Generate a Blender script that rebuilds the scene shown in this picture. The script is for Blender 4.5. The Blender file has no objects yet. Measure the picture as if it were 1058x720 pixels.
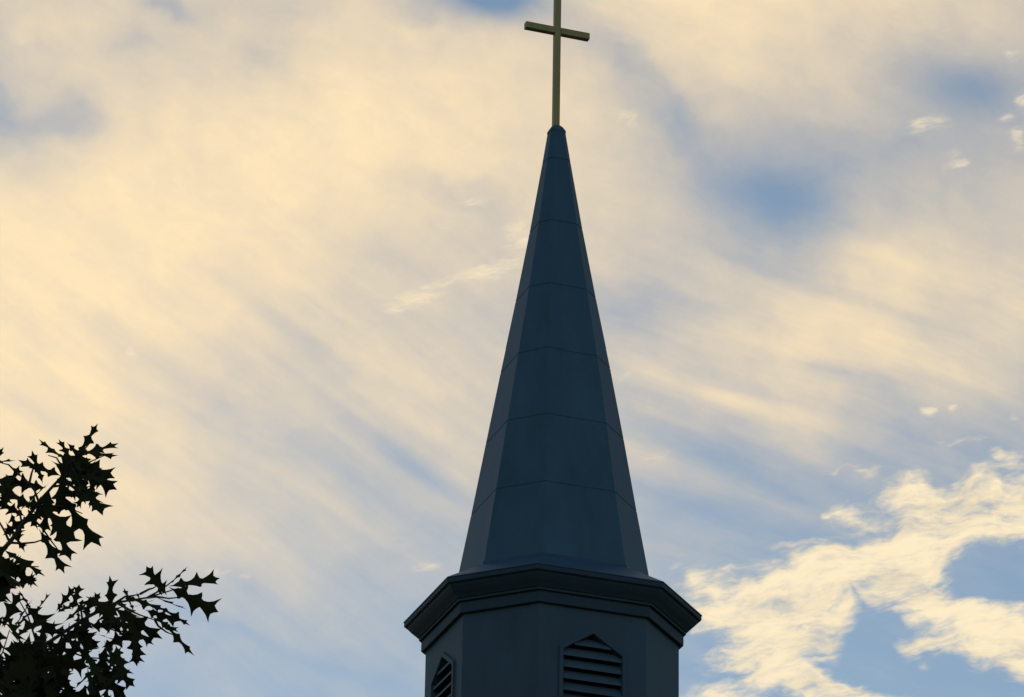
import bpy, bmesh, math, random
from mathutils import Vector, Matrix

S = bpy.context.scene
COL = S.collection
R = math.radians

# ------------------------------------------------------------------ camera
CAM_Z = 1.6
PITCH, ROLL = 0.4334, 0.0176
FPX = 4489.8                              # focal length in photo pixels (1058 px wide)
cam_d = bpy.data.cameras.new('camera')
cam = bpy.data.objects.new('camera', cam_d)
COL.objects.link(cam)
cam.location = (0, 0, CAM_Z)
VIEW = Matrix.Rotation(math.pi / 2 + PITCH, 3, 'X') @ Matrix.Rotation(ROLL, 3, 'Z')
cam.rotation_euler = VIEW.to_euler()
cam_d.sensor_width = 36.0
cam_d.lens = FPX / 1058 * 36
cam_d.clip_start = 0.1
cam_d.clip_end = 20000
S.camera = cam

# ------------------------------------------------------------------ exposure
S.view_settings.view_transform = 'Standard'
S.view_settings.look = 'None'
S.view_settings.exposure = 0
S.view_settings.gamma = 1
S.view_settings.use_curve_mapping = False

# ------------------------------------------------------------------ sun (low, veiled, behind the steeple)
SUN_EL, SUN_AZ = R(9), R(-14)             # azimuth from +Y, negative = to the left
sd = Vector((math.sin(SUN_AZ) * math.cos(SUN_EL), math.cos(SUN_AZ) * math.cos(SUN_EL), math.sin(SUN_EL)))
sun_d = bpy.data.lights.new('sun', 'SUN')
sun_d.energy = 2.0
sun_d.angle = R(3)
sun_d.color = (1.0, 0.78, 0.52)
sun = bpy.data.objects.new('sun', sun_d)
COL.objects.link(sun)
sun.location = (-20, 60, 40)
sun.rotation_euler = sd.to_track_quat('Z', 'Y').to_euler()

# ------------------------------------------------------------------ sky
SKY_STRENGTH = 0.125
W = bpy.data.worlds.new('World')
S.world = W
W.use_nodes = True
W.cycles.sampling_method = 'MANUAL'
W.cycles.sample_map_resolution = 512
NT = W.node_tree
NT.nodes.clear()


class G:
    """tiny expression builder for a node tree"""
    def __init__(s, nt): s.nt = nt
    def _in(s, sock, v):
        if isinstance(v, bpy.types.NodeSocket): s.nt.links.new(v, sock)
        else: sock.default_value = v
    def m(s, op, a, b=0.0, c=None, clamp=False):
        n = s.nt.nodes.new('ShaderNodeMath'); n.operation = op; n.use_clamp = clamp
        s._in(n.inputs[0], a); s._in(n.inputs[1], b)
        if c is not None: s._in(n.inputs[2], c)
        return n.outputs[0]
    def dot(s, a, v):
        n = s.nt.nodes.new('ShaderNodeVectorMath'); n.operation = 'DOT_PRODUCT'
        s._in(n.inputs[0], a); s._in(n.inputs[1], tuple(v)); return n.outputs['Value']
    def xyz(s, x, y, z=0.0):
        n = s.nt.nodes.new('ShaderNodeCombineXYZ')
        s._in(n.inputs[0], x); s._in(n.inputs[1], y); s._in(n.inputs[2], z); return n.outputs[0]
    def noise(s, vec, scale, detail=4, rough=0.55, dist=0.0, lac=2.0):
        n = s.nt.nodes.new('ShaderNodeTexNoise'); n.noise_dimensions = '3D'
        s._in(n.inputs['Vector'], vec)
        n.inputs['Scale'].default_value = scale; n.inputs['Detail'].default_value = detail
        n.inputs['Roughness'].default_value = rough; n.inputs['Distortion'].default_value = dist
        n.inputs['Lacunarity'].default_value = lac
        return n.outputs['Fac']
    def mix(s, f, a, b):
        n = s.nt.nodes.new('ShaderNodeMix'); n.data_type = 'RGBA'
        s._in(n.inputs['Factor'], f); s._in(n.inputs['A'], a); s._in(n.inputs['B'], b)
        return n.outputs['Result']
    def mixmul(s, a, b):
        n = s.nt.nodes.new('ShaderNodeMix'); n.data_type = 'RGBA'; n.blend_type = 'MULTIPLY'
        n.inputs['Factor'].default_value = 1
        s._in(n.inputs['A'], a); s._in(n.inputs['B'], b); return n.outputs['Result']
    def step(s, v, lo, hi):
        n = s.nt.nodes.new('ShaderNodeMapRange'); n.interpolation_type = 'SMOOTHSTEP'
        s._in(n.inputs['Value'], v)
        n.inputs['From Min'].default_value = lo; n.inputs['From Max'].default_value = hi
        return n.outputs['Result']
    def blob(s, x, y, bx, by, lx, ly, deg, amp):
        """one patch of cloud: a soft ellipse bx,by (kilo-units) lx*ly, turned deg"""
        c, q = math.cos(R(deg)), math.sin(R(deg))
        u = s.m('MULTIPLY_ADD', x, c / lx, s.m('MULTIPLY_ADD', y, q / lx, -(bx * c + by * q) / lx))
        v = s.m('MULTIPLY_ADD', x, -q / ly, s.m('MULTIPLY_ADD', y, c / ly, -(-bx * q + by * c) / ly))
        r2 = s.m('MULTIPLY_ADD', u, u, s.m('MULTIPLY', v, v))
        return s.m('MULTIPLY', s.m('EXPONENT', s.m('MULTIPLY', r2, -1.0)), amp)
    def sum(s, l):
        t = l[0]
        for k in l[1:]: t = s.m('ADD', t, k)
        return t


g = G(NT)
tc = NT.nodes.new('ShaderNodeTexCoord')
dirv = tc.outputs['Generated']
# a sky patch fixed in the world, centred 24.8 degrees above the northern horizon
right = VIEW @ Vector((1, 0, 0)); upv = VIEW @ Vector((0, 1, 0)); fwd = VIEW @ Vector((0, 0, -1))
K = FPX / 1000
px = g.m('MULTIPLY', g.dot(dirv, right), K)
py = g.m('MULTIPLY', g.dot(dirv, upv), K)
front = g.dot(dirv, fwd)
Pz = g.m('MULTIPLY', front, 1.0)
P = g.xyz(px, py, Pz)


def rotP(deg, sx, sy, off=0.0, x=None, y=None):
    c, q = math.cos(R(deg)), math.sin(R(deg))
    x = px if x is None else x; y = py if y is None else y
    u = g.m('MULTIPLY', g.m('ADD', g.m('MULTIPLY', x, c), g.m('MULTIPLY', y, q)), sx)
    v = g.m('MULTIPLY', g.m('ADD', g.m('MULTIPLY', x, -q), g.m('MULTIPLY', y, c)), sy)
    return g.xyz(u, v, g.m('ADD', Pz, off))


# gentle warp so that nothing in the veil is a clean ellipse
wa = g.noise(P, 7.0, 4, 0.55)
wb = g.noise(g.xyz(px, py, g.m('ADD', Pz, 7.3)), 7.0, 4, 0.55)
wx = g.m('MULTIPLY_ADD', g.m('SUBTRACT', wa, 0.5), 0.16, px)
wy = g.m('MULTIPLY_ADD', g.m('SUBTRACT', wb, 0.5), 0.13, py)

# --- high veil: how much of the blue it covers, on a coarse grid of the sky patch
ROWS = [
    [.66, .80, .60, .68, .70, .82, .22, .62, .93, .98, .97, .86, .80, .68],
    [.50, .76, .76, .76, .90, .95, .98, .88, .54, .84, .88, .66, .34, .40],
    [.76, .84, .96, 1.0, 1.0, .98, .92, .86, .74, .44, .28, .42, .44, .52],
    [1.0, 1.0, 1.0, 1.0, .96, .80, .72, .72, .80, .70, .10, .62, .66, .66],
    [1.0, .98, .93, .86, .79, .72, .68, .60, .34, .56, .86, .94, .90, .80],
    [.96, .93, .86, .76, .73, .75, .76, .62, .66, .74, .76, .84, .72, .60],
    [.90, .88, .81, .70, .60, .56, .62, .52, .58, .20, .36, .36, .32, .30],
    [.85, .84, .77, .67, .55, .48, .45, .45, .45, .36, .20, .16, .16, .18],
    [.46, .52, .40, .42, .42, .38, .36, .30, .25, .20, .10, .08, .06, .05],
    [.10, .10, .06, .10, .16, .20, .22, .20, .10, .05, .00, .00, .00, .00]]
SIG = 0.050
cx = g.m('MINIMUM', g.m('MAXIMUM', wx, -0.56), 0.54)
cy = g.m('MINIMUM', g.m('MAXIMUM', wy, -0.40), 0.40)


def gauss(v, c):
    d = g.m('MULTIPLY', g.m('SUBTRACT', v, c), 1 / (SIG * 1.4142))
    return g.m('EXPONENT', g.m('MULTIPLY', g.m('MULTIPLY', d, d), -1.0))


gx = [gauss(cx, (80 * i - 529) / 1000) for i in range(14)]
gy = [gauss(cy, (360 - 80 * j) / 1000) for j in range(10)]
tot = None
for j, row in enumerate(ROWS):
    a = g.m('MULTIPLY', gx[0], row[0])
    for i in range(1, 14): a = g.m('MULTIPLY_ADD', gx[i], row[i], a)
    tot = g.m('MULTIPLY', a, gy[j]) if tot is None else g.m('MULTIPLY_ADD', a, gy[j], tot)
veil = g.m('DIVIDE', tot, g.m('MAXIMUM', g.m('MULTIPLY', g.sum(gx), g.sum(gy)), 1e-6))


sw = g.noise(P, 3.0, 2, 0.5)
sx_ = g.m('MULTIPLY_ADD', g.m('SUBTRACT', sw, 0.5), 0.10, px)
sy_ = g.m('MULTIPLY_ADD', g.m('SUBTRACT', sw, 0.5), -0.10, py)


def B(X, Y, lx, ly, deg, amp, w=True):
    """a patch at X,Y of the sky chart; deg counts clockwise (down to the right)"""
    ax, ay = {True: (wx, wy), False: (px, py), 's': (sx_, sy_)}[w]
    return g.blob(ax, ay, (X - 529) / 1000, (360 - Y) / 1000, lx / 1000, ly / 1000, -deg, amp)


patches = g.sum([
    B(75, 108, 48, 20, 8, -.26), B(5, 95, 22, 26, 0, -.22), B(136, 45, 22, 14, 0, -.14), B(180, 6, 26, 12, 0, -.22),
    B(272, 52, 20, 18, 0, -.12), B(60, 30, 40, 20, 0, .12),
    B(508, -4, 46, 22, 8, -.8, False), B(455, 30, 30, 16, 25, .15),
    B(806, 205, 58, 46, 10, -.28, False), B(1002, 92, 48, 24, 6, -.24, False), B(925, 150, 26, 14, 0, -.08), B(640, 62, 55, 18, 32, -.18),
    B(710, 120, 50, 16, 38, -.14), B(650, 325, 60, 22, 8, -.16, False), B(690, 120, 60, 18, 35, -.12, False), B(470, 205, 70, 16, 10, -.12), B(500, 240, 40, 30, 0, -.10),
    # dark and light streaks of the left half
    B(330, 375, 110, 10, 40, -.10, 's'), B(265, 310, 80, 8, 36, -.07, 's'), B(395, 455, 95, 11, 33, -.17, 's'), B(330, 470, 120, 14, 31, -.10, 's'), B(300, 500, 120, 9, 28, .08, 's'), B(420, 480, 80, 8, 30, -.10, 's'), B(300, 400, 120, 9, 40, .07, 's'),
    B(200, 400, 110, 13, 36, -.10, 's'), B(430, 435, 90, 9, 32, .10, 's'), B(350, 240, 90, 18, 22, -.06, 's'), B(420, 380, 110, 14, 33, .08, 's'),
    B(240, 460, 100, 16, 34, -.08, 's'), B(60, 440, 90, 12, 28, -.10, 's'), B(90, 550, 90, 22, 12, .08, 's'), B(270, 660, 110, 8, 18, -.12, 's'), 
    # streaks of the right half
    B(760, 345, 180, 16, 14, .14, 's'), B(700, 400, 120, 12, 14, .12, 's'), B(940, 275, 110, 14, 16, .12, 's'), B(900, 315, 160, 9, 20, -.10, 's'),
    B(860, 385, 70, 8, 15, -.16, 's'), B(710, 460, 110, 17, 20, -.18, 's'), B(780, 430, 110, 14, 26, .12, 's'), B(730, 505, 90, 14, 20, .10, 's'),
])
# fine streaks that fan out a little, plus soft mottling
st1 = g.noise(rotP(-37, 3.0, 24.0, 1.7, sx_, sy_), 1.0, 5, 0.58)
st2 = g.noise(rotP(-19, 3.2, 26.0, 4.1, sx_, sy_), 1.0, 5, 0.58)
side = g.step(px, -0.05, 0.10)
st = g.m('MULTIPLY_ADD', g.m('SUBTRACT', st2, st1), side, st1)
mot = g.noise(g.xyz(px, py, g.m('ADD', Pz, 3.0)), 11.0, 5, 0.6)
fine = g.noise(rotP(-24, 16.0, 42.0, 5.5, wx, wy), 1.0, 6, 0.66)
low = g.step(py, 0.17, 0.0)              # the streaks belong to the lower, thinner veil
stamp = g.m('MULTIPLY_ADD', g.m('MULTIPLY', low, g.m('MULTIPLY_ADD', side, 0.14, 0.30)), 1.0, 0.13)
veil = g.m('ADD', g.m('ADD', veil, patches),
           g.m('ADD', g.m('MULTIPLY', g.m('SUBTRACT', st, 0.5), stamp), g.m('MULTIPLY_ADD', g.m('SUBTRACT', fine, 0.5), 0.17, g.m('MULTIPLY', g.m('SUBTRACT', mot, 0.5), 0.30))))
veil = g.m('POWER', g.m('MAXIMUM', g.m('MINIMUM', veil, 1.0), 0.0), 1.5)
veil = g.m('MULTIPLY_ADD', veil, 0.96, 0.04)
# the veil thins out away from this part of the sky
away = g.step(g.m('SQRT', g.m('ADD', g.m('MULTIPLY', px, px), g.m('MULTIPLY', py, py))), 0.60, 1.5)
veil = g.m('MULTIPLY', veil, g.m('MULTIPLY_ADD', away, -0.65, 1.0))

# --- low broken cloud with torn edges
cum_blobs = [
    # the big band, right to left
    B(1070, 520, 60, 26, -8, 1.2), B(1000, 537, 80, 22, -14, 1.2), B(945, 514, 40, 13, 4, 1.05), B(1000, 506, 50, 10, 2, .8), B(920, 564, 75, 26, -22, 1.2),
    B(850, 602, 74, 32, -20, 1.2), B(790, 634, 60, 34, -10, 1.2), B(838, 652, 48, 28, -25, 1.1), B(722, 612, 24, 16, 30, .75),
    B(745, 640, 45, 10, -10, .85), B(785, 677, 45, 12, 10, .9), B(845, 700, 55, 7, 12, .8), B(812, 570, 22, 8, 5, .7),
    # lower right arm
    B(940, 606, 44, 24, 34, 1.15), B(992, 641, 58, 30, 24, 1.25), B(1054, 662, 50, 34, 20, 1.25), B(955, 668, 34, 10, 4, .9), B(930, 575, 40, 18, -20, .8),
    # strips at the bottom
    B(755, 714, 62, 16, 6, 1.05), B(905, 718, 60, 17, 12, 1.05), B(840, 700, 50, 12, 10, .8), B(735, 684, 26, 6, 6, .65), B(704, 640, 18, 8, 0, .6),
    # puffs above the band
    B(876, 532, 16, 13, 10, .75), B(853, 540, 8, 7, 0, .6), B(868, 487, 14, 4, 4, .65), B(895, 491, 18, 6, 14, .65), B(1010, 467, 34, 6, -4, .66), B(1045, 483, 26, 6, 8, .55),
    B(958, 423, 10, 7, 0, .72, False), B(981, 419, 6, 6, 0, .66, False), B(1057, 450, 8, 14, 0, .6), B(925, 522, 20, 6, 10, .5),
    # notches where the blue shows
    B(1036, 595, 48, 20, -14, -1.2, False), B(908, 654, 24, 18, -30, -1.0, False), B(1012, 522, 18, 6, 4, -.7), B(885, 612, 22, 5, 40, -.35),
    B(950, 597, 16, 5, -35, -.5), B(705, 664, 30, 8, 5, -.4),
    # small wisps over the left and centre
    B(412, 314, 24, 9, -12, .86, False), B(445, 296, 30, 15, -30, .84, False), B(505, 279, 30, 10, -8, .8, False), B(535, 242, 18, 20, 0, .85, False),
    B(492, 212, 26, 7, -6, .52), B(459, 239, 14, 8, 0, .52), B(442, 585, 18, 7, -4, .66, False), B(240, 592, 26, 6, 2, .70, False),
    B(8, 602, 26, 9, 4, .68), B(325, 548, 14, 10, 0, .42), B(137, 358, 12, 8, 40, .48), B(668, 467, 18, 10, 0, .5),
    B(652, 140, 26, 12, 30, .5), B(958, 131, 26, 14, 0, .52, False), B(1052, 106, 14, 14, 30, .56, False), B(1056, 140, 14, 20, 0, .42), B(1038, 115, 10, 7, 0, .40),
    B(970, 165, 30, 14, 20, .40), B(955, 22, 26, 10, 10, .42), B(1036, 45, 20, 10, 20, .42), B(642, 388, 16, 7, 0, .40),
]
cum = g.sum(cum_blobs)
cwx = g.m('MULTIPLY_ADD', g.m('SUBTRACT', wa, 0.5), 0.05, px)
cwy = g.m('MULTIPLY_ADD', g.m('SUBTRACT', wb, 0.5), 0.05, py)
cn1 = g.noise(rotP(13, 8.5, 32.0, 9.0, cwx, cwy), 1.0, 7, 0.66, 0.25)
cn2 = g.noise(rotP(11, 34.0, 88.0, 2.0, cwx, cwy), 1.0, 5, 0.64, 0.3)
cnv = g.m('ADD', g.m('MULTIPLY', g.m('SUBTRACT', cn1, 0.5), 1.9), g.m('MULTIPLY', g.m('SUBTRACT', cn2, 0.5), 1.5))
cumv = g.m('MULTIPLY_ADD', cnv, g.step(cum, 0.02, 0.45), g.m('MINIMUM', g.m('MULTIPLY', cum, 0.80), 1.0))
cmask = g.m('MULTIPLY', g.step(cumv, 0.10, 1.22), 0.97)

# --- colours of the layers
sky = NT.nodes.new('ShaderNodeTexSky')
sky.sky_type = 'NISHITA'
sky.sun_disc = False
sky.sun_elevation = SUN_EL
sky.sun_rotation = SUN_AZ
sky.altitude = 100
sky.air_density = 1.0
sky.dust_density = 0.12
sky.ozone_density = 2.0
skyc = g.mixmul(sky.outputs[0], (SKY_STRENGTH * 1.0, SKY_STRENGTH * 1.0, SKY_STRENGTH * 1.0, 1))

toward = g.step(front, -0.2, 0.97)       # clouds round the low sun glow, those behind us do not
glow = g.m('MULTIPLY_ADD', toward, 0.90, 0.10)
veil_f = g.m('MULTIPLY', veil, g.m('MULTIPLY_ADD', toward, 0.75, 0.25))
veilc = g.mix(glow, (0.0, 0.0, 0.0, 1), (1.0, 0.79, 0.50, 1))
cumc = g.mix(glow, (0.0, 0.0, 0.0, 1), (1.0, 0.84, 0.57, 1))
cshade = g.m('MULTIPLY_ADD', g.step(cn1, 0.32, 0.62), 0.15, 0.87)
col = g.mix(veil_f, skyc, veilc)
n = NT.nodes.new('ShaderNodeVectorMath'); n.operation = 'SCALE'
NT.links.new(cumc, n.inputs[0]); NT.links.new(cshade, n.inputs['Scale'])
cmask_f = g.m('MULTIPLY', cmask, toward)
col = g.mix(cmask_f, col, n.outputs[0])
bg = NT.nodes.new('ShaderNodeBackground')
NT.links.new(col, bg.inputs['Color'])
bg.inputs['Strength'].default_value = 1.0
wo = NT.nodes.new('ShaderNodeOutputWorld')
NT.links.new(bg.outputs[0], wo.inputs['Surface'])


# ------------------------------------------------------------------ helpers
def material(name, color, rough=0.6, metal=0.0, spec=0.5, vary=0.15, scale=3.0, bump=0.0, stretch=(1, 1, 1), bscale=None):
    mt = bpy.data.materials.new(name); mt.use_nodes = True
    nt = mt.node_tree; b = nt.nodes['Principled BSDF']
    tcn = nt.nodes.new('ShaderNodeTexCoord')
    mp = nt.nodes.new('ShaderNodeMapping'); mp.inputs['Scale'].default_value = stretch
    nt.links.new(tcn.outputs['Object'], mp.inputs['Vector'])
    nz = nt.nodes.new('ShaderNodeTexNoise'); nz.inputs['Scale'].default_value = scale
    nz.inputs['Detail'].default_value = 6; nz.inputs['Roughness'].default_value = 0.62
    nt.links.new(mp.outputs[0], nz.inputs['Vector'])
    mx = nt.nodes.new('ShaderNodeMix'); mx.data_type = 'RGBA'
    nt.links.new(nz.outputs['Fac'], mx.inputs['Factor'])
    mx.inputs['A'].default_value = tuple(c * (1 - vary * 2) for c in color) + (1,)
    mx.inputs['B'].default_value = tuple(c * (1 + vary * 2) for c in color) + (1,)
    nt.links.new(mx.outputs['Result'], b.inputs['Base Color'])
    rr = nt.nodes.new('ShaderNodeMapRange')
    nt.links.new(nz.outputs['Fac'], rr.inputs['Value'])
    rr.inputs['To Min'].default_value = max(rough - 0.12, 0.02); rr.inputs['To Max'].default_value = min(rough + 0.12, 1)
    nt.links.new(rr.outputs[0], b.inputs['Roughness'])
    b.inputs['Metallic'].default_value = metal
    b.inputs['Specular IOR Level'].default_value = spec
    if bump:
        bn = nt.nodes.new('ShaderNodeBump'); bn.inputs['Strength'].default_value = 1.0
        bn.inputs['Distance'].default_value = bump
        n2 = nt.nodes.new('ShaderNodeTexNoise'); n2.inputs['Scale'].default_value = bscale or scale
        n2.inputs['Detail'].default_value = 4
        nt.links.new(mp.outputs[0], n2.inputs['Vector'])
        nt.links.new(n2.outputs['Fac'], bn.inputs['Height'])
        nt.links.new(bn.outputs[0], b.inputs['Normal'])
    return mt


M_roof = material('spire_metal', (0.073, 0.132, 0.184), 0.5, 0.0, 0.07, 0.17, 2.2, 0.004, (1, 1, 0.35), 1.6)
M_wall = material('belfry_paint', (0.074, 0.112, 0.148), 0.55, 0.0, 0.08, 0.15, 3.0, 0.002, (1, 1, 0.3), 5)
M_trim = material('cornice_paint', (0.05, 0.078, 0.10), 0.55, 0.0, 0.08, 0.12, 5.0, 0.002, (1, 1, 1), 9)
M_skirt = material('skirt_metal', (0.048, 0.10, 0.16), 0.45, 0.0, 0.15, 0.12, 4.0, 0.002, (1, 1, 1), 8)
M_slat = material('louvre_paint', (0.085, 0.125, 0.16), 0.55, 0.0, 0.08, 0.12, 6.0)
M_dark = material('dark_interior', (0.06, 0.07, 0.08), 0.9, 0.0, 0.2, 0.1, 8.0)  # shade of the belfry's inside, put into the colour of a sheet
M_gold = material('gilded_paint', (0.42, 0.31, 0.12), 0.5, 0.15, 0.3, 0.14, 7.0, 0.0015, (1, 1, 0.6), 20)
M_brick = material('brick_wall', (0.25, 0.11, 0.075), 0.85, 0.0, 0.3, 0.18, 6.0, 0.004)
M_grass = material('lawn', (0.04, 0.05, 0.022), 0.95, 0.0, 0.2, 0.25, 0.8, 0.03)
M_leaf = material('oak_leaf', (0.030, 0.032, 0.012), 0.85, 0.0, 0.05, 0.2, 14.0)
M_bark = material('oak_bark', (0.06, 0.045, 0.033), 0.9, 0.0, 0.2, 0.25, 9.0, 0.01, (1, 1, 0.3))


def obj(name, bm, mat, parent=None, smooth=False):
    me = bpy.data.meshes.new(name)
    bmesh.ops.recalc_face_normals(bm, faces=bm.faces)
    bm.to_mesh(me); bm.free()
    me.materials.append(mat)
    if smooth:
        for p in me.polygons: p.use_smooth = True
    o = bpy.data.objects.new(name, me); COL.objects.link(o)
    if parent: o.parent = parent
    return o


def box(bm, cx_, cy_, cz_, sx, sy, sz, bev=0.0):
    r = bmesh.ops.create_cube(bm, size=1.0)
    for v in r['verts']: v.co = Vector((v.co.x * sx + cx_, v.co.y * sy + cy_, v.co.z * sz + cz_))
    if bev:
        es = list({e for v in r['verts'] for e in v.link_edges})
        bmesh.ops.bevel(bm, geom=es, offset=bev, segments=2, profile=0.6, affect='EDGES')


def octagon(H, r):
    w = H * r
    return [(-w, -H), (w, -H), (H, -w), (H, w), (w, H), (-w, H), (-H, w), (-H, -w)]


SZ0 = 22.3405 + CAM_Z


def lean(z): return -.0075 * max(0, z - SZ0 - 1.6)      # the tip stands a few centimetres out of plumb


def rings(bm, prof, cap_top=True, cap_bot=True):
    """stack of octagons: prof = [(H, z, r)] from the bottom up"""
    prev = None; first = None
    for H, z, r in prof:
        dx = lean(z)
        cur = [bm.verts.new((x + dx, y, z)) for x, y in octagon(H, r)]
        if prev:
            for i in range(8):
                bm.faces.new((prev[i], prev[(i + 1) % 8], cur[(i + 1) % 8], cur[i]))
        else: first = cur
        prev = cur
    if cap_bot: bm.faces.new(first[::-1])
    if cap_top: bm.faces.new(prev)


def bevel_all(bm, off, ang=25, seg=2):
    es = [e for e in bm.edges if len(e.link_faces) == 2 and e.calc_face_angle(0) > R(ang)]
    bmesh.ops.bevel(bm, geom=es, offset=off, segments=seg, profile=0.6, affect='EDGES', clamp_overlap=True)


# ------------------------------------------------------------------ ground
bm = bmesh.new()
bmesh.ops.create_grid(bm, x_segments=40, y_segments=40, size=3000)
gd = obj('ground', bm, M_grass); gd['kind'] = 'structure'

# ------------------------------------------------------------------ the church steeple
AX, AY = 53.468 * math.tan(0.0111), 53.468
PHI = 0.344
church = bpy.data.objects.new('church', None); COL.objects.link(church)
church.location = (AX, AY, 0)
church.rotation_euler = (0, 0, PHI)        # front face (local -Y) turned a little to the right
church['label'] = 'dark slate blue octagonal church steeple with louvred belfry, tall pointed spire and gilded cross'
church['category'] = 'church'
RR = 0.49
ZT = 20.404 + CAM_Z                        # top of the belfry wall
ZC = 20.80 + CAM_Z                         # lip of the cornice
WALL_B = 17.0

# belfry walls, with a pointed opening in each of the four wide faces
OW, OB, OS, OA = 0.405, ZT - 2.05, ZT - 0.575, ZT - 0.32    # half width, sill, shoulder, apex


def belfry():
    b = bmesh.new()
    H = 1.5; w = H * RR
    for k in range(4):
        rot = Matrix.Rotation(k * math.pi / 2, 4, 'Z')
        def V(x, z, y=-H): return b.verts.new(rot @ Vector((x, y, z)))
        op = [(-OW, OB), (OW, OB), (OW, OS), (0, OA), (-OW, OS)]
        # wall round the opening
        quads = [[(-w, WALL_B), (w, WALL_B), (w, OB), (-w, OB)], [(-w, OB), (-OW, OB), (-OW, OS), (-w, OS)],
                 [(OW, OB), (w, OB), (w, OS), (OW, OS)], [(-w, OS), (-OW, OS), (0, OA), (0, ZT + .1), (-w, ZT + .1)],
                 [(OW, OS), (w, OS), (w, ZT + .1), (0, ZT + .1), (0, OA)]]
        for q in quads: b.faces.new([V(x, z) for x, z in q])
        for i in range(5):                 # reveal
            a, c = op[i], op[(i + 1) % 5]
            b.faces.new([V(*a), V(*c), V(c[0], c[1], -H + .22), V(a[0], a[1], -H + .22)])
        b.faces.new([V(w, WALL_B), b.verts.new(rot @ Vector((H, -w, WALL_B))), b.verts.new(rot @ Vector((H, -w, ZT + .1))), V(w, ZT + .1)])
    bmesh.ops.remove_doubles(b, verts=b.verts, dist=1e-4)
    return obj('belfry', b, M_wall, church)


bel = belfry()


def louvre(k):
    rot = Matrix.Rotation(k * math.pi / 2, 4, 'Z')
    H = 1.5
    op = [(-OW, OB), (OW, OB), (OW, OS), (0, OA), (-OW, OS)]
    t = 0.055
    outp = [(-OW - t, OB - t), (OW + t, OB - t), (OW + t, OS + t * .62), (0, OA + t * 1.2), (-OW - t, OS + t * .62)]
    b = bmesh.new()
    def V(p, y): return b.verts.new((p[0], y, p[1]))
    y0, y1 = -H - .026, -H + .03
    a0 = [V(p, y0) for p in op]; b0 = [V(p, y0) for p in outp]
    a1 = [V((p[0] * .998, p[1]), y1) for p in op]; b1 = [V(p, y1) for p in outp]
    for i in range(5):
        j = (i + 1) % 5
        b.faces.new((a0[i], a0[j], b0[j], b0[i])); b.faces.new((b0[i], b0[j], b1[j], b1[i]))
        b.faces.new((a0[j], a0[i], a1[i], a1[j])); b.faces.new((a1[i], b1[i], b1[j], a1[j]))
    b.transform(rot)
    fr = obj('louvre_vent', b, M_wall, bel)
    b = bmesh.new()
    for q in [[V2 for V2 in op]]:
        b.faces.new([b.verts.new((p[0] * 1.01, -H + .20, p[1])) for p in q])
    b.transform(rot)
    obj('dark_interior', b, M_dark, fr)  # flat dark sheet in place of the shaded space behind the slats
    pitch = 0.157
    z = OA - 0.085
    n_ = 0
    while z > OB + .05:
        hw = OW - .004
        zt_ = z + .02
        if zt_ > OS: hw = max(.05, OW * (OA - zt_) / (OA - OS) - .004)
        b = bmesh.new()
        # a slanted blade, outer edge low
        th = .034
        hb = hw if z - .09 < OS and zt_ <= OS else min(OW - .004, OW * (OA - (z - .075)) / (OA - OS) - .004)
        yo, yi = -H - .002, -H + .10
        zo, zi = z - .097, z + .018
        A = [(-hb, yo, zo), (hb, yo, zo), (hw, yi, zi), (-hw, yi, zi)]
        lo = [b.verts.new(p) for p in A]; up = [b.verts.new((p[0], p[1], p[2] + th)) for p in A]
        b.faces.new(lo[::-1]); b.faces.new(up)
        for i in range(4): b.faces.new((lo[i], lo[(i + 1) % 4], up[(i + 1) % 4], up[i]))
        b.transform(rot)
        obj('slat', b, M_slat, fr)
        z -= pitch; n_ += 1


for k in range(4): louvre(k)

# cornice: frieze band, bead, sloping crown and lip
b = bmesh.new()
prof = [(1.505, ZT, RR), (1.552, ZT + .004, RR), (1.556, ZT + .016, RR), (1.556, ZT + .135, RR), (1.545, ZT + .142, RR),
        (1.545, ZT + .158, RR), (1.585, ZT + .160, RR), (1.585, ZT + .19, RR), (1.600, ZT + .195, RR), (1.625, ZT + .222, RR), (1.675, ZT + .268, RR),
        (1.715, ZT + .315, RR), (1.735, ZT + .350, RR), (1.757, ZT + .352, RR), (1.768, ZT + .362, RR), (1.768, ZT + .418, RR), (1.755, ZT + .430, RR), (1.60, ZT + .50, RR)]
rings(b, prof)
obj('cornice', b, M_trim, church)

# low roof skirt between cornice and spire
ZS0 = 21.20 + CAM_Z
b = bmesh.new()
rings(b, [(1.755, ZC + .012, RR), (1.780, ZC + .026, RR), (1.772, ZC + .040, RR), (1.20, ZS0 + .005, RR), (1.187, ZS0 + .045, RR)])
obj('roof_skirt', b, M_skirt, church)

# spire: eight-sided, in tiers of sheet metal with a drip joint between them
SZ0, DZ, SK, SH0 = 22.3405 + CAM_Z, 1.043, 0.16856, 0.9998


SPT = [(21.0, 1.2105), (21.6, 1.112), (22.0, 1.048), (22.8, .921), (23.6, .794), (24.4, .664), (25.2, .528), (26.0, .3955), (26.8, .276), (27.6, .165), (28.0, .112), (28.2, .086)]


def sp_H(z):
    z -= CAM_Z
    for (a, h0), (c, h1) in zip(SPT, SPT[1:]):
        if z <= c: return h0 + (h1 - h0) * (z - a) / (c - a)
    return SPT[-1][1]



def sp_r(z): return 0.492 + max(0, z - SZ0) * 0.020


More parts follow.
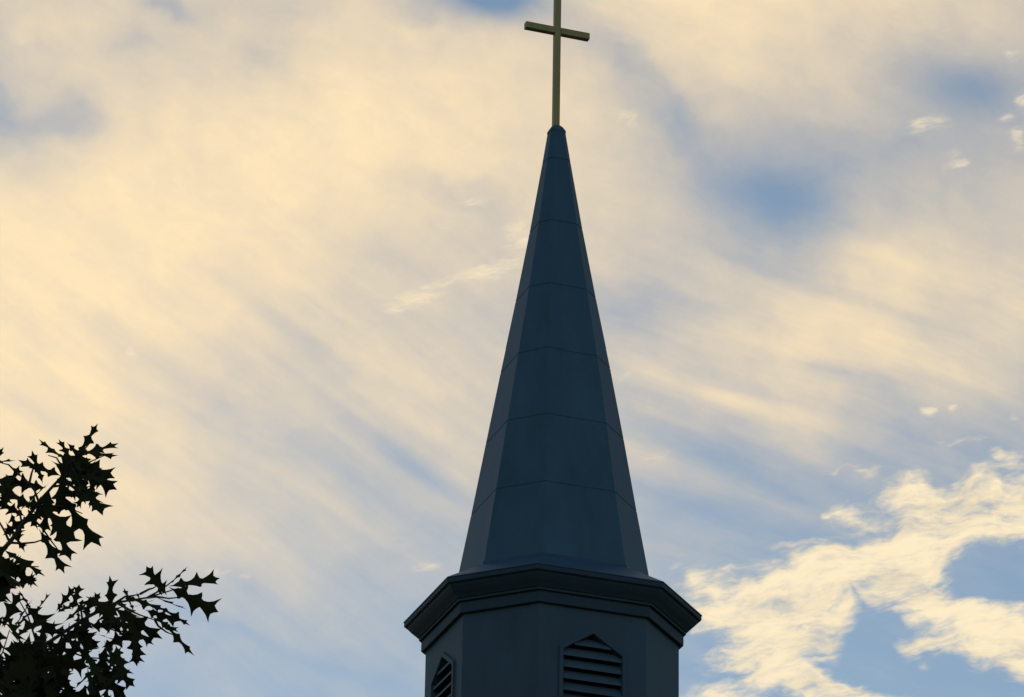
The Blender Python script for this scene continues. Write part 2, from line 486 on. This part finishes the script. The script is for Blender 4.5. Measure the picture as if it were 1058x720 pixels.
ZTOP = 28.05 + CAM_Z
joints = [SZ0 + DZ * i for i in range(6)]
prof = [(sp_H(ZS0 - .02), ZS0 - .02, sp_r(ZS0))]
for z in joints:
    prof += [(sp_H(z - .008), z - .008, sp_r(z)), (sp_H(z) - .007, z - .007, sp_r(z)), (sp_H(z) - .007, z + .006, sp_r(z)), (sp_H(z + .007), z + .007, sp_r(z))]
prof += [(sp_H(ZTOP), ZTOP, sp_r(ZTOP))]
b = bmesh.new()
rings(b, prof)
spire = obj('spire', b, M_roof, church)
b = bmesh.new()
h = sp_H(ZTOP) + .004
rings(b, [(h + .004, ZTOP - .03, .62), (h + .004, ZTOP + .002, .62), (h - .022, ZTOP + .05, .6), (.056, ZTOP + .082, .55), (.050, ZTOP + .086, .5)])
obj('spire_cap', b, M_roof, spire)

# cross
ZX = 29.64 + CAM_Z
b = bmesh.new()
LX = lean(ZX)
box(b, LX, 0, (ZTOP + .05 + ZX + .72) / 2, 0.090, .080, ZX + .72 - ZTOP - .05, .006)
post = obj('cross', b, M_gold, church)
for s in (-1, 1):
    b = bmesh.new()
    box(b, LX + s * (.0455 + .476) / 2, 0, ZX, .476 - .0455, .092, .096, .006)
    obj('cross_arm', b, M_gold, post)

# the tower under the belfry and the nave behind it (below the picture)
b = bmesh.new()
box(b, 0, 0, 8.3, 4.4, 4.4, 16.6)
tb = obj('tower', b, M_brick, church)
b = bmesh.new()
rings(b, [(2.34, 16.6, .96), (2.34, 16.75, .96), (1.495, WALL_B + .02, RR)])
obj('tower_roof', b, M_roof, church)
b = bmesh.new()
box(b, 0, 13.2, 3.5, 11, 22, 7)
obj('nave', b, M_brick, church)
b = bmesh.new()
pv = [(-6, 2.22, 6.8), (6, 2.22, 6.8), (0, 2.22, 12.2), (-6, 24.7, 6.8), (6, 24.7, 6.8), (0, 24.7, 12.2)]
vs = [b.verts.new(p) for p in pv]
for f in ((0, 1, 2), (5, 4, 3), (0, 2, 5, 3), (2, 1, 4, 5), (1, 0, 3, 4)): b.faces.new([vs[i] for i in f])
obj('nave_roof', b, M_roof, church)

# ------------------------------------------------------------------ the oak at the left
rnd = random.Random(11)
oak = bpy.data.objects.new('oak_tree', None); COL.objects.link(oak)
TREE = Vector((-4.1, 17.4, 0))
oak.location = TREE
oak['label'] = 'oak tree with dark pointed lobed leaves on thin twigs, low at the left edge'
oak['category'] = 'tree'


def at(X, Y, dist):
    """point of the oak seen in that direction of the chart, at that distance north of the viewer"""
    d = VIEW @ Vector(((X - 529) / FPX, (360 - Y) / FPX, -1))
    return Vector((0, 0, CAM_Z)) + d * (dist / d.y)


def tube(bm, pts, r0, r1, seg=7):
    prev = None
    for i, p in enumerate(pts):
        a = pts[max(i - 1, 0)]; c = pts[min(i + 1, len(pts) - 1)]
        t = (c - a).normalized()
        x = t.orthogonal().normalized(); y = t.cross(x)
        if prev is not None:
            x = (prev_x - t * prev_x.dot(t)).normalized(); y = t.cross(x)
        prev_x = x
        r = r0 + (r1 - r0) * i / (len(pts) - 1)
        cur = [bm.verts.new(p + x * (r * math.cos(k * 2 * math.pi / seg)) + y * (r * math.sin(k * 2 * math.pi / seg))) for k in range(seg)]
        if prev is not None:
            for k in range(seg): bm.faces.new((prev[k], prev[(k + 1) % seg], cur[(k + 1) % seg], cur[k]))
        else: bm.faces.new(cur[::-1])
        prev = cur
    bm.faces.new(prev)


def wob(a, c, n, amp):
    pts = []
    for i in range(n + 1):
        t = i / n
        o = Vector((rnd.uniform(-1, 1), rnd.uniform(-1, 1), rnd.uniform(-1, 1))) * amp * (0 < i < n)
        pts.append(a.lerp(c, t) + o)
    return pts


HALF = [(0.0, .007), (.07, .022), (.12, .075), (.155, .13), (.165, .22), (.215, .175), (.255, .10), (.32, .085), (.385, .13), (.43, .22), (.445, .37), (.50, .26),
        (.555, .145), (.62, .09), (.685, .125), (.74, .19), (.795, .31), (.81, .195), (.835, .11), (.90, .055), (1.0, .002)]


def leaf(bm, base, tip, roll, wid=1.0, fold=.25, curl=.1):
    ax = tip - base; L = ax.length
    if L < 1e-4: return
    ax /= L
    # blade normal: towards the viewer side turned by roll about the midrib
    ref = Vector((0, -1, 0.35)).normalized()
    n0 = (ref - ax * ref.dot(ax))
    n0 = n0.normalized() if n0.length > 1e-3 else ax.orthogonal().normalized()
    nn = Matrix.Rotation(roll, 3, ax) @ n0
    sd_ = ax.cross(nn)
    j = [rnd.uniform(.75, 1.2) for _ in range(2)]
    mid = []
    for t, w_ in HALF:
        mid.append(bm.verts.new(base + ax * (t * L) - nn * (curl * L * t * t)))
    for s, jj in ((1, j[0]), (-1, j[1])):
        sh = rnd.uniform(-.03, .03)
        ed = []
        lob = [rnd.uniform(.6, 1.2), rnd.uniform(.7, 1.15), rnd.uniform(.55, 1.2)]
        for (t, w_), mv in zip(HALF, mid):
            ww = w_ * jj * wid * L * lob[0 if t < .3 else 1 if t < .6 else 2] * (1 + rnd.uniform(-.12, .12))
            tt = sh * math.sin(t * math.pi) * L
            ed.append(bm.verts.new(mv.co + sd_ * (s * ww) + nn * (fold * ww) + ax * (tt + ww * .5)))
        for i in range(len(HALF) - 1):
            try: bm.faces.new((mid[i], mid[i + 1], ed[i + 1], ed[i]) if s > 0 else (mid[i + 1], mid[i], ed[i], ed[i + 1]))
            except ValueError: pass


# trunk and limbs
o3 = Vector(TREE)
bt = bmesh.new()
tube(bt, [Vector((0, 0, -.1)), Vector((.02, 0, .5)), Vector((.05, .03, 2)), Vector((0, .05, 4)), Vector((.08, 0, 5.8)), Vector((.02, .05, 7.2))], .24, .07, 12)
obj('trunk', bt, M_bark, oak, True)

limb_ends = []
br = bmesh.new()
for k in range(16):
    a = k * 2.4; z = 2.6 + k * .27
    st_ = Vector((.04, .03, z))
    L = 2.5 - .09 * k
    e = st_ + Vector((math.cos(a) * L, math.sin(a) * L, .7 + .04 * k))
    if e.x > 1.4: e.x = 1.4 - rnd.random() * .3
    if e.z > 7.3: e.z = 7.3
    tube(br, wob(st_, e, 6, .06), .06 - .002 * k, .012)
    limb_ends.append((st_, e))
obj('limb', br, M_bark, oak, True)

# the two sprays that reach into view
DU, DL = 17.0, 16.6


def P2(X, Y, d): return at(X, Y, d) - o3


bu = bmesh.new()
upper = [Vector((.05, .03, 6.6)), P2(-120, 690, 17.1), P2(-40, 610, DU), P2(10, 560, DU), P2(40, 518, DU), P2(68, 487, DU), P2(92, 458, DU)]
tube(bu, upper, .016, .003)
for (x0, y0, x1, y1) in [(40, 518, 20, 490), (24, 545, 18, 515), (30, 500, 38, 470), (40, 518, 85, 530), (55, 502, 95, 492), (68, 487, 50, 470), (10, 560, 50, 555), (10, 560, -5, 520), (68, 487, 108, 470), (-10, 580, 40, 585), (20, 490, 2, 478), (30, 532, 62, 570)]:
    tube(bu, wob(P2(x0, y0, DU), P2(x1, y1, DU + rnd.uniform(-.25, .25)), 3, .012), .006, .0022, 6)
ub = obj('branch', bu, M_bark, oak, True)
bl = bmesh.new()
lower = [Vector((.05, .03, 6.0)), P2(-100, 780, 17.0), P2(-20, 720, DL), P2(40, 670, DL), P2(85, 640, DL), P2(120, 622, DL), P2(152, 617, DL), P2(185, 607, DL)]
tube(bl, lower, .013, .0022)
for (x0, y0, x1, y1) in [(120, 622, 145, 613), (145, 613, 163, 604), (152, 617, 178, 600), (152, 617, 190, 616), (120, 622, 160, 640), (160, 640, 178, 655), (85, 640, 130, 655), (40, 670, 110, 680), (40, 670, 70, 700),
                         (85, 640, 80, 615), (40, 670, 20, 620), (-20, 720, 10, 650), (-20, 720, 60, 725), (110, 680, 130, 705), (110, 628, 113, 605)]:
    tube(bl, wob(P2(x0, y0, DL), P2(x1, y1, DL + rnd.uniform(-.25, .25)), 3, .012), .0055, .002, 6)
lb = obj('branch', bl, M_bark, oak, True)


def leaves_of(lst, D, spread):
    b_ = bmesh.new()
    for (x0, y0, x1, y1, wd) in lst:
        x0 -= (x1 - x0) * .28; y0 -= (y1 - y0) * .28; wd *= 1.0
        d = D + rnd.uniform(-spread, spread)
        leaf(b_, P2(x0, y0, d), P2(x1, y1, d + rnd.uniform(-.05, .05)), rnd.uniform(-.8, .8) + rnd.choice((0, 0, math.pi)), wd, rnd.uniform(.05, .35), rnd.uniform(-.08, .12))
    return b_


def inside(poly, x, y):
    r = False; j = len(poly) - 1
    for i in range(len(poly)):
        if (poly[i][1] > y) != (poly[j][1] > y) and x < (poly[j][0] - poly[i][0]) * (y - poly[i][1]) / (poly[j][1] - poly[i][1]) + poly[i][0]: r = not r
        j = i
    return r


def fill(b_, poly, n, D, spread, size=(22, 36)):
    xs = [p[0] for p in poly]; ys = [p[1] for p in poly]
    k = 0
    while k < n:
        x, y = rnd.uniform(min(xs), max(xs)), rnd.uniform(min(ys), max(ys))
        if not inside(poly, x, y): continue
        a = rnd.uniform(-1.2, 1.9); L = rnd.uniform(*size) * rnd.choice((.65, .85, 1, 1.1))
        if rnd.random() < .2: a += math.pi
        x1, y1 = x + L * math.cos(a), y + L * math.sin(a)
        if not inside(poly, (x + 2 * x1) / 3, (y + 2 * y1) / 3) : continue
        k += 1
        d = D + rnd.uniform(-spread, spread)
        leaf(b_, P2(x, y, d), P2(x1, y1, d + rnd.uniform(-.08, .08)), rnd.uniform(-1.25, 1.25), rnd.uniform(.75, 1.1), rnd.uniform(-.1, .45), rnd.uniform(-.1, .2))


UP = [(84, 464, 102, 436, .55), (88, 468, 123, 458, .7), (86, 466, 122, 473, .75), (84, 484, 122, 509, .9), (78, 478, 119, 494, .8), (84, 500, 106, 534, .8),
      (72, 522, 103, 567, .6), (58, 542, 75, 577, .85), (46, 556, 67, 592, .95), (50, 528, 78, 556, .8), (62, 470, 39, 456, .6), (72, 472, 61, 452, .7), (54, 488, 19, 476, .55),
      (38, 502, 4, 497, .7), (-17, 478, 17, 477, .7), (-10, 486, 3, 461, .7), (42, 492, 34, 465, .6), (34, 522, 4, 508, .7), (26, 536, 3, 552, .6), (44, 505, 20, 530, .7),
      (12, 572, 48, 592, .8), (-14, 575, 22, 606, .9), (-12, 560, 12, 590, .8), (4, 580, 40, 604, .7), (70, 500, 96, 515, .9), (64, 495, 60, 530, .9), (90, 480, 110, 500, .9), (50, 515, 46, 550, .7), (74, 462, 92, 482, .9), (60, 480, 86, 496, .9), (10, 545, 26, 570, .5)]
b = leaves_of(UP, DU, .28)
fill(b, [(45, 470), (85, 460), (104, 478), (104, 505), (88, 530), (66, 535), (48, 512)], 16, DU, .3, (28, 44))
fill(b, [(0, 490), (34, 482), (50, 520), (36, 560), (0, 575)], 10, DU, .3, (22, 36))
fill(b, [(-40, 560), (12, 568), (42, 592), (20, 606), (-40, 620)], 20, DU, .3, (28, 42))
obj('foliage', b, M_leaf, ub)
LO = [(168, 608, 153, 585, .85), (166, 611, 157, 590, .7), (178, 600, 195, 585, .22), (186, 604, 227, 600, .72), (186, 612, 226, 632, .72), (162, 617, 193, 632, .5), (138, 618, 172, 630, .5),
      (158, 632, 186, 641, .6), (170, 630, 197, 646, .35), (162, 640, 184, 655, .55), (174, 648, 202, 678, .3), (160, 632, 172, 652, .6), (128, 634, 168, 660, .6), (132, 646, 159, 666, .6),
      (134, 640, 146, 684, .85), (138, 652, 140, 688, .9), (114, 628, 113, 594, .5), (136, 626, 128, 606, .4), (148, 626, 141, 611, .4), (76, 624, 82, 603, .7), (62, 626, 78, 606, .6),
      (40, 628, 52, 612, .7), (90, 630, 104, 612, .7), (30, 625, 20, 608, .5), (120, 690, 138, 708, .7), (112, 670, 128, 700, .8), (100, 690, 132, 722, .8), (6, 640, 22, 612, .7),
      (-6, 624, 10, 606, .6), (126, 624, 140, 640, .7), (96, 620, 122, 636, .8), (140, 626, 160, 618, .35)]
b = leaves_of(LO, DL, .3)
fill(b, [(-20, 640), (30, 622), (70, 618), (105, 622), (140, 636), (142, 662), (126, 690), (118, 730), (-20, 740)], 95, DL, .5, (28, 44))
fill(b, [(-40, 672), (40, 672), (70, 690), (80, 740), (-40, 760)], 140, DL, .5, (30, 44))
obj('foliage', b, M_leaf, lb)

# the rest of the crown, lower down and further left
b = bmesh.new()
k = 0
while k < 2000:
    v = Vector((rnd.gauss(0, 1), rnd.gauss(0, 1), rnd.gauss(0, 1))).normalized() * (rnd.random() ** .45)
    p = Vector((v.x * 2.1 - .1, v.y * 2.1, 5.3 + v.z * 2.7))
    if p.z > 7.35 and p.x > 1.35: continue
    if p.x > 1.65 and p.z > 6.9: continue
    k += 1
    d = Vector((rnd.uniform(-1, 1), rnd.uniform(-1, 1), rnd.uniform(-1, .3))).normalized() * rnd.uniform(.13, .2)
    leaf(b, p, p + d, rnd.uniform(-3, 3), .95, rnd.uniform(0, .4), rnd.uniform(-.1, .2))
obj('crown', b, M_leaf, oak)
